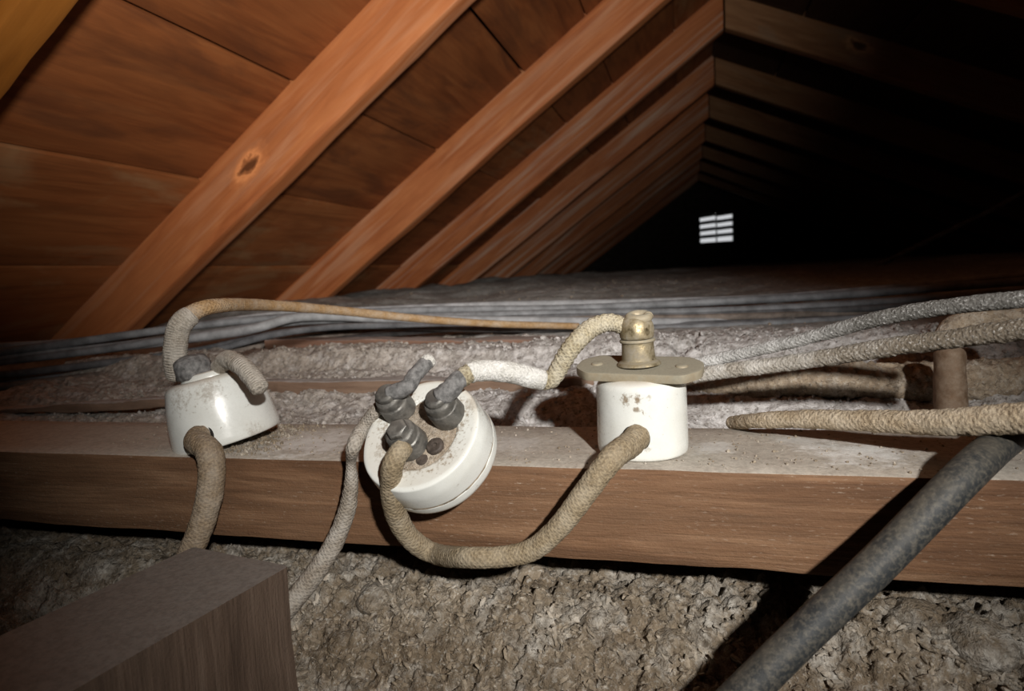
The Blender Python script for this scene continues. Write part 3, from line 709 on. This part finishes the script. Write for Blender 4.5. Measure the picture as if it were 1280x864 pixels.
# ------------------------------------------------------------------ right-hand cables, peg and black pipe
cable('limed_cable', [P(866, 455, .352), P(900, 448, .350), P(1000, 425, .338), P(1100, 398, .322), P(1190, 383, .306), P(1330, 369, .285)], [.0030, .0031, .0033, .0034, .0034, .0034], B_limed,
      'whitened grey cloth cable, the upper of the two leaving the brass plate to the right', 'cable', style='braid', amp=.02, rough=.13, freq=420, twist=7, nscale=700, seg=30, step=.0005, seed=1)
cable('limed_cable', [P(862, 471, .350), P(900, 465, .347), P(1000, 452, .338), P(1100, 436, .322), P(1180, 425, .308), P(1330, 404, .283)], [.0038, .0040, .0041, .0042, .0042, .0042], B_limedbrown,
      'crusted white and brown cloth cable, the lower of the two leaving the brass plate', 'cable', style='braid', amp=.02, rough=.15, freq=420, twist=7, nscale=650, seg=30, step=.0005, seed=2)
cable('beige_cable', [P(912, 529, .360), P(945, 526, .342), P(1000, 524, .330), P(1070, 526, .316), P(1150, 528, .300), P(1220, 526, .288), P(1350, 519, .270)], [.0036, .0040, .0044, .0048, .0053, .0058, .0062], B_beige,
      'thick beige braided cable lying over the beam at the right', 'cable', style='braid', amp=.02, rough=.12, freq=300, twist=8, nscale=600, seg=40, step=.0006, seed=3)
peg = cable('iron_peg', [P(1188, 530, .385), P(1188, 500, .385), P(1187, 465, .385), P(1188, 432, .385)], [.0082, .0078, .0075, .0072], M_rust, 'rusty upright iron peg behind the beige cable', 'peg', style='plain', rough=.06, seg=30, step=.001, seed=4)
cable('crusted_cable', [P(1170, 436, .40), P(1190, 412, .40), P(1215, 402, .40), P(1260, 397, .40), P(1340, 391, .39)], [.004, .0065, .0068, .0058, .0055], M_pipecrust,
      'mortar-caked cable bending over the top of the iron peg', 'cable', style='plain', rough=.16, nscale=260, seg=26, step=.001, seed=6)
cable('black_pipe', [P(1330, 500, .365), P(1296, 522, .33), P(1250, 555, .296), P(1206, 594, .266), P(1100, 702, .250), P(1020, 778, .238), P(930, 866, .226), P(830, 965, .215)], [.0067] * 8, M_pipe,
      'black dusty pipe slanting across the beam at the lower right', 'pipe', style='plain', rough=.012, nscale=90, seg=40, step=.002, seed=5)

# ------------------------------------------------------------------ right porcelain fitting with brass plate
def rot_axis(lean_left=0., lean_cam=0.):       # an upright axis leaning to -X and to -Y (degrees)
    a, b = math.radians(lean_left), math.radians(lean_cam)
    return frame_z((-math.sin(a), -math.sin(b), math.cos(a) * math.cos(b)))
fb = PZ(803.5, 563, BT)
fit = empty('brass_topped_fitting', (fb[0], fb[1], BT), rot_axis(0, 0)); tag(fit, 'white porcelain cylinder with a brass plate and spout on top, on the beam', 'electrical fitting')
sc = depth(fb) / FPX
R0 = 55.5 * sc
_yb = fb[1] - R0 * .97
M_porc_marked = porcelain('stained_porcelain', [(P(781, 501, _yb), .0030, .9), (P(797, 499, _yb), .0022, .9), (P(796, 512, _yb), .0016, .8), (P(812, 498, _yb), .0016, .5), (P(808, 560, _yb), .0022, .4)])
lathe('porcelain_body', rounded([(0, .0002), (R0 * .97, .0002), (R0 * 1.0, .004), (R0 * .985, .024), (R0 * .97, .0345), (R0 * .80, .0375), (0, .0375)], .004, 6), M_porc_marked, fit, rough=.0003, nscale=90, seed=2, seg=96)
HT = .0378
# oblong plate with clipped ends
def plate_mesh(name, L, W, T, clip, nose):
    o = [(-L, -W * nose), (-L + clip, -W), (L - clip, -W), (L, -W * nose), (L, W * nose), (L - clip, W), (-L + clip, W), (-L, W * nose)]
    n = len(o); out = []
    for i in range(n):                        # every corner rounded
        a, b, c = [np.array(o[(i + k) % n], float) for k in (-1, 0, 1)]
        p0 = b + (a - b) / np.linalg.norm(a - b) * .0034; p1 = b + (c - b) / np.linalg.norm(c - b) * .0034
        for t in np.linspace(0, 1, 5): out.append((1 - t) ** 2 * p0 + 2 * t * (1 - t) * b + t * t * p1)
    out = np.array(out); m = len(out); e = .0006
    d = np.roll(out, -1, 0) - np.roll(out, 1, 0); nrm = np.stack([d[:, 1], -d[:, 0]], 1); nrm /= np.linalg.norm(nrm, axis=1)[:, None]
    rings = [(e, 0), (.2 * e, .2 * e), (0, e), (0, T - e), (.2 * e, T - .2 * e), (e, T), (3 * e, T)]
    V = np.vstack([np.column_stack([out - nrm * q, np.full(m, z)]) for q, z in rings])
    F = [(k * m + i, k * m + (i + 1) % m, (k + 1) * m + (i + 1) % m, (k + 1) * m + i) for k in range(len(rings) - 1) for i in range(m)]
    F += [tuple(range(m))[::-1], tuple(range((len(rings) - 1) * m, len(rings) * m))]
    return mesh_np(name, V, F, None, True, 50)
PT = Matrix.Translation((-.0005, -.001, HT + .0012)) @ Matrix.Rotation(math.radians(9), 4, 'X') @ Matrix.Rotation(math.radians(-8), 4, 'Z')
pl = link('brass_plate', plate_mesh('brass_plate', .0302, .0150, .0042, .0075, .42), M_brass_d, fit, PT); pl['label'] = 'oblong dull brass plate with clipped ends'
for sx in (-1, 1):
    s_ = lathe('screw', rounded([(0, 0), (.0030, 0), (.0030, .0008), (.0022, .0014), (0, .0014)], .0003, 3), M_brass_d, pl, Matrix.Translation((sx * .0205, -.001, .0037)), seg=24)
BM = Matrix.Translation((-.0004, -.0012, HT + .0052)) @ Matrix.Rotation(math.radians(1.5), 4, 'X') @ Matrix.Rotation(math.radians(-2), 4, 'Y')
k = 1.0
lathe('spout', rounded([(0, 0), (.0110 * k, 0), (.0100 * k, .0016), (.0080 * k, .0026), (.0076 * k, .0105), (.0078 * k, .0118), (0, .0118)], .0008, 4), M_brass, fit, BM, seg=64, rough=.0002)
lathe('spout_ring', rounded([(.0060, .0112), (.0082, .0112), (.0086, .0120), (.0082, .0128), (.0060, .0128)], .0003, 3), M_brass_d, fit, BM, seg=64, rough=.0002, label='dusty ring around the spout')
lathe('spout_cap', rounded([(0, .0128), (.0080, .0128), (.0082, .0175), (.0076, .0210), (.0056, .0236), (0, .0242)], .0016, 5), M_brass, fit, BM, seg=64, rough=.0006, nscale=260, seed=5)
cp = Vector(BM.translation) + Vector((0, 0, .0215))
ring_pts = [(cp.x + .0045 * math.cos(a) + .0008, cp.y - .001 + .0035 * math.sin(a), cp.z + .0018 + .001 * math.sin(a)) for a in np.linspace(0, 2 * math.pi, 13)]
cable('wire_knot', ring_pts, [.0022] * 13, M_brass_d, 'knotted loop of covered wire on the spout cap', parent=fit, style='plain', rough=.12, seg=16, step=.0006, seed=4, endround=False)
lathe('knot_hole', [(0, .0006), (.0018, .0006), (.0018, 0), (0, 0)][::-1], M_hole, fit, Matrix.Translation((cp.x + .0002, cp.y - .0022, cp.z + .0022)), seg=16)
# front cable hole with its lip
hz = P(795, 548, fb[1] - R0 * .95) - fb
HM = Matrix.Translation((hz[0], hz[1], hz[2])) @ frame_z((hz[0], hz[1], .0)).to_4x4()
lathe('cable_hole', rounded([(0, -.001), (.0062, -.001), (.0066, .0004), (.0060, .0008), (.0056, .0006), (0, .0004)], .0003, 3), M_hole, fit, HM, seg=32, label='dark cable hole in the porcelain')

# ------------------------------------------------------------------ left porcelain fitting
lb = PZ(287, 552, BT); scl = depth(lb) / FPX
lf = empty('plain_fitting', (lb[0], lb[1], BT + .0022), rot_axis(11.5, 3)); tag(lf, 'tapered white porcelain fitting without a brass plate, tilted on the left of the beam', 'electrical fitting')
RB = 62 * scl
_yl = lb[1] - RB * .8
M_porc_left = porcelain('smeared_porcelain', [(P(232, 500, _yl), .008, .5), (P(262, 490, _yl), .008, .45), (P(245, 478, _yl + .01), .006, .6), (P(320, 540, _yl + .012), .006, .35), (P(225, 545, _yl + .01), .005, .4)])
lathe('porcelain_body', rounded([(0, 0), (RB * 1.0, 0), (RB * 1.02, .003), (RB * .985, .015), (RB * .92, .027), (RB * .84, .0360), (RB * .74, .0385), (0, .039)], .0045, 6), M_porc_left, lf, rough=.0004, nscale=80, seed=6, seg=96)
lathe('raised_rim', rounded([(0, .0372), (.0165, .0372), (.0160, .0400), (.0148, .0418), (0, .0424)], .0010, 5), M_porc, lf, Matrix.Translation((.002, -.001, 0)), rough=.0003, seed=7, label='raised glazed ring on top')
lathe('rubber_boot', rounded([(0, .0410), (.0095, .0410), (.0104, .0455), (.0096, .0515), (.0068, .0548), (0, .0556)], .0025, 5), M_wad, lf, Matrix.Translation((-.0085, -.008, -.0012)) @ Matrix.Rotation(math.radians(8), 4, 'Y'), rough=.0016, nscale=220, seed=8, label='grey crumpled boot over the terminal')
iv = lf.matrix_world.inverted()
def loc(o, p): return tuple(o.matrix_world.inverted() @ Vector(p))
st = [loc(lf, P(272, 462, .304)), loc(lf, P(285, 450, .298)), loc(lf, P(301, 457, .291)), loc(lf, P(316, 473, .287)), loc(lf, P(327, 490, .284))]
cable('cable_stub', st, [.0046, .0051, .0053, .0052, .0049], B_sleeve, 'cut cable stub drooping over the rim', parent=lf, style='braid', amp=.015, rough=.09, freq=300, twist=7, seg=32, step=.0005, seed=9)
hp = Vector(P(254, 545, lb[1] - RB * .86)); hl = Vector(loc(lf, hp)); rr = math.hypot(hl.x, hl.y)
rw = RB * (1 - .10 * hl.z / .024)
hl.x *= rw / rr; hl.y *= rw / rr
lathe('cable_hole', rounded([(0, -.001), (.0074, -.001), (.0078, .0004), (.0072, .0008), (.0066, .0006), (0, .0004)], .0003, 3), M_hole, lf, Matrix.Translation(hl) @ frame_z((hl.x, hl.y, .15 * rr)).to_4x4(), seg=32, label='dark cable hole in the porcelain')
hw_ = lf.matrix_world @ hl
# cable down from its front hole
cable('tan_cable', [hw_ + Vector((0, .006, .002)), hw_ + Vector((.001, -.004, -.001)), P(262, 566, .272), P(264, 605, .268), P(254, 650, .263), P(238, 692, .258), P(222, 735, .250)], [.0062, .0064, .0066, .0066, .0064, .0062, .0060], B_tan,
      'tan braided cable hanging from the front hole of the left fitting', 'cable', style='braid', amp=.022, rough=.07, freq=190, twist=7, seg=36, step=.0006, seed=12)
# arching cable
tp = lf.matrix_world @ Vector((-.0165, -.006, .0410))
arc = [tuple(tp), P(219, 447, .300), P(222, 415, .302), P(240, 392, .308), P(275, 382, .325), P(340, 382, .39), P(430, 389, .47), P(530, 399, .54), P(620, 405, .58), P(725, 408, .61)]
ac = cable('amber_cable', arc, [.0056, .0056, .0056, .0050, .0042, .0039, .0037, .0036, .0034, .0032], B_tan2, 'amber cloth cable arching from the left fitting back to the wire bundle', 'cable', style='braid', amp=.03, rough=.05, freq=190, twist=7, seg=28, step=.0009, seed=13)
o0 = Vector(arc[0])
sl = [tuple(Vector(q) - o0) for q in (arc[0], arc[1], arc[2], P(229, 402, .304), P(243, 390, .309))]
cable('cloth_sleeve', sl, [.0062, .0064, .0065, .0064, .0058], B_sleeve, 'pale wrapped sleeve on the near end', parent=ac, style='wrap', amp=.012, rough=.06, freq=420, seg=32, step=.0006, seed=14)

# ------------------------------------------------------------------ round junction cover in the middle
n_cam = np.array([-.34, .60, -.72]); n_cam /= np.linalg.norm(n_cam)
nW = np.array([n_cam @ CX, n_cam @ CY, n_cam @ CU])
TH_ = .0245
dface = ray(524, 541)
Et = lambda t: np.array([dface[0] * t, BF - .0006, BT + .0004])
ts = np.linspace(.2, .4, 4000); val = [(Et(t) - (dface * t - TH_ * nW)) @ nW for t in ts]
t0 = ts[int(np.argmin(np.abs(val)))]
fc = dface * t0; bc = fc - TH_ * nW
RR = 83 * t0 / FPX
xdir = np.array([1, .15, 0.])
_tp = [ray(x, y) for x, y in ((500, 522), (560, 526), (515, 565), (530, 545), (545, 560), (480, 560), (590, 505))]
_tp = [d * ((fc @ nW) / (d @ nW)) for d in _tp]
M_porc_rose = porcelain('grimy_porcelain', [(_tp[0], .012, .75), (_tp[1], .011, .75), (_tp[2], .012, .75), (_tp[3], .014, .8), (_tp[4], .010, .8), (_tp[5], .006, .5), (_tp[6], .006, .5)])
rose = empty('round_junction_cover', bc, frame_z(nW, CX * 0 + np.array([1, 0, .25])))
tag(rose, 'round white porcelain junction cover with three terminals leaning on the beam edge', 'electrical fitting')
lathe('base', rounded([(0, 0), (RR * .93, 0), (RR * 1.0, .0035), (RR * 1.0, .0080), (RR * .985, .0086), (0, .0086)], .0015, 5), M_porc, rose, seg=96, rough=.0003, nscale=90, seed=15)
lathe('cover', rounded([(0, .0088), (RR * .985, .0088), (RR * 1.0, .0094), (RR * .995, .018), (RR * .955, TH_ - .0005), (RR * .90, TH_), (RR * .62, TH_ - .0006), (RR * .58, TH_ - .0022), (0, TH_ - .0022)], .0022, 6), M_porc_rose, rose, seg=96, rough=.0004, nscale=90, seed=16)
lathe('seam', [(RR * .9, .0082), (RR * .9935, .0082), (RR * .9935, .0094), (RR * .9, .0094)], M_seam, rose, seg=96, rough=.0004, nscale=260, seed=18, label='dirty brown seam between base and cover')
lathe('dust_layer', rounded([(0, TH_ - .0024), (RR * .60, TH_ - .0024), (RR * .58, TH_ - .0012), (RR * .3, TH_ - .0004), (0, TH_ - .0004)], .001, 3), M_facedust, rose, seg=72, rough=.0012, nscale=500, seed=17, label='brown dust caked in the recessed face')
def on_face(px, py, h=0.):                     # local point of the face plane seen at a pixel
    d = ray(px, py); o_ = fc + nW * h
    p = d * ((o_ @ nW) / (d @ nW)); return Vector(loc(rose, p))
terms = []
for (bx, by, tx, ty) in ((501, 514, 493, 497), (562, 520, 555, 500), (516, 558, 506, 537)):
    b0 = on_face(bx, by, -.0015)
    ax = Vector((0, 0, 1))
    dcam = Vector(loc(rose, P(tx, ty, .24))) - Vector(loc(rose, (0, 0, 0)))
    T4 = Matrix.Translation(b0)
    r_ = 21 * t0 / FPX
    t = lathe('terminal', rounded([(0, 0), (r_ * 1.08, 0), (r_ * 1.0, .0088), (r_ * .90, .0094), (r_ * .90, .0130), (r_ * .74, .0142), (0, .0144)], .0005, 3), M_lead, rose, T4, seg=40, rough=.0005, nscale=380, seed=20 + len(terms), label='grey corroded terminal post')
    lathe('cap_nut', rounded([(0, .0140), (r_ * .70, .0140), (r_ * .68, .0160), (r_ * .5, .0170), (0, .0172)], .0006, 4), M_lead, t, None, seg=6 if len(terms) == 2 else 24, rough=.0004, nscale=400, seed=30 + len(terms))
    terms.append((t, b0, r_))
sp = on_face(545, 559, -.0012)
lathe('screw', rounded([(0, 0), (.0042, 0), (.0042, .0012), (.0036, .0022), (.0012, .0022), (.0012, .0012), (0, .0012)], .0004, 3), M_dark, rose, Matrix.Translation(sp), seg=28, rough=.0003, nscale=500, label='dark sunken screw')
sp2 = on_face(528, 575, -.0014)
lathe('screw', rounded([(0, 0), (.0030, 0), (.0030, .0008), (0, .0010)], .0003, 3), M_dark, rose, Matrix.Translation(sp2), seg=20, rough=.0003)
def wpt(i, h): return rose.matrix_world @ (terms[i][1] + Vector((0, 0, h)))
# stub of terminal 1
a1 = wpt(0, .0145)
stub = [a1, P(508, 484, a1.y + .001), P(520, 468, a1.y + .006), P(536, 451, a1.y + .014)]
cable('cable_stub', [loc(rose, p) for p in stub], [.0040, .0038, .0036, .0034], M_wad, 'grey wrapped cable stub, cut off short', parent=rose, style='wrap', amp=.02, rough=.12, freq=260, seg=26, step=.0006, seed=41)
tipc = [P(529, 457, a1.y + .0115), P(536, 451, a1.y + .014), P(541, 447, a1.y + .016)]
cable('frayed_tip', [loc(rose, p) for p in tipc], [.0037, .0036, .0026], B_white, 'white frayed end of the stub', parent=rose, style='plain', amp=0, rough=.22, nscale=700, seg=26, step=.0005, seed=42)
# boot of terminal 2
a2 = wpt(1, .0135)
bt = [a2, P(563, 487, a2.y + .001), P(571, 477, a2.y + .004), P(581, 470, a2.y + .007)]
cable('rubber_boot', [loc(rose, p) for p in bt], [.0048, .0046, .0044, .0043], M_wad, 'dark boot where the white cable enters', parent=rose, style='wrap', amp=.02, rough=.09, freq=260, seg=26, step=.0006, seed=43)

# white and olive cable from terminal 2 to the brass spout
y2 = a2.y
capw = fit.matrix_world @ Vector((-.0050, -.001, HT + .0235))
wc = [P(572, 478, y2 + .004), P(585, 467, y2 + .009), P(603, 463, y2 + .014), P(635, 465, y2 + .020), P(664, 472, y2 + .026), P(684, 476, y2 + .030), P(693, 470, y2 + .031), P(704, 451, y2 + .033), P(718, 430, y2 + .035),
      P(738, 411, capw.y - .006), P(762, 403, capw.y - .002), (capw.x + .0005, capw.y, capw.z - .0005)]
oc = cable('olive_cable', wc, [.0041, .0042, .0043, .0043, .0043, .0042, .0042, .0044, .0045, .0045, .0043, .0040], B_olive, 'white-caked olive braided cable from the round cover to the brass spout', 'cable',
           style='rope', amp=.06, rough=.05, freq=330, twist=3, seg=32, step=.0005, seed=51)
o0 = Vector(wc[0])
wp = catmull(wc[:6], 6)
cable('plaster_crust', [tuple(Vector(p) - o0) for p in wp[5:]], [.0044] + [.0050] * (len(wp) - 8) + [.0048, .0044], B_white, 'white plaster crust caked on the cable', parent=oc, style='plain', amp=0, rough=.09, nscale=520, seg=32, step=.0006, seed=52)
# loop from terminal 3 round to the front hole of the brass-topped fitting
a3 = wpt(2, .006)
hwd = fit.matrix_world @ Vector(hz)
e0 = Vector(P(500, 560, a3.y - .008))
lp = [tuple(e0 + Vector((.002, .003, .002))), P(492, 578, e0.y - .003), P(489, 605, e0.y + .001), P(494, 640, e0.y + .008), P(512, 672, e0.y + .016), P(543, 692, e0.y + .022), P(585, 697, .254), P(630, 696, .257), P(668, 686, .259), P(703, 654, .261), P(736, 610, .264), P(766, 572, .270), (hwd.x - .002, hwd.y - .006, hwd.z - .001), (hwd.x + .002, hwd.y + .004, hwd.z + .002)]
cable('tan_cable', lp, [.0044, .0047, .0050, .0050, .0050, .0049, .0046, .0046, .0048, .0050, .0052, .0055, .0058, .0058], cloth('tan_loop_braid', (.35, .275, .175), (.20, .15, .092), (.50, .44, .34), .4, bramt=.55),
      'tan braided cable looping below the beam from the round cover to the brass-topped fitting', 'cable', style='braid', amp=.022, rough=.075, freq=190, twist=7, seg=36, step=.0006, seed=61)
# thin frayed rope from terminal 1 down to the rubble
ar = wpt(0, .003); 
rp = [P(484, 497, ar.y - .001), P(471, 512, ar.y - .002), P(455, 533, ar.y - .001), P(442, 558, .262), P(439, 578, .266), P(439, 605, .268), P(433, 640, .268), P(416, 682, .264), P(390, 722, .257), P(352, 768, .246), P(310, 815, .232)]
cable('grey_cable', rp, [.0022, .0030, .0034, .0034, .0024, .0034, .0042, .0045, .0048, .0050, .0050], B_grey, 'greyish frayed cable trailing down left of the round cover', 'cable', style='braid', amp=.05, rough=.10, freq=190, twist=6, seg=28, step=.0007, seed=71)
# little drift of dust under the lifted right side of the left fitting
crumbs('plaster_grit', 1500, (lb[0] - .02, lb[0] + .05), (BF + .004, BBK - .006), lambda x, y: np.full_like(x, BT), .0003, .0016, M_crumb, floor, .2,
       acc=lambda x, y: np.exp(-(((x - lb[0] - .022) / .014) ** 2)) > rs.rand(len(x)))
crumbs('lime_grit', 1300, (-.35, .40), (BF + .004, BBK - .003), lambda x, y: np.full_like(x, BT), .0002, .0010, M_crumb, floor, .2)
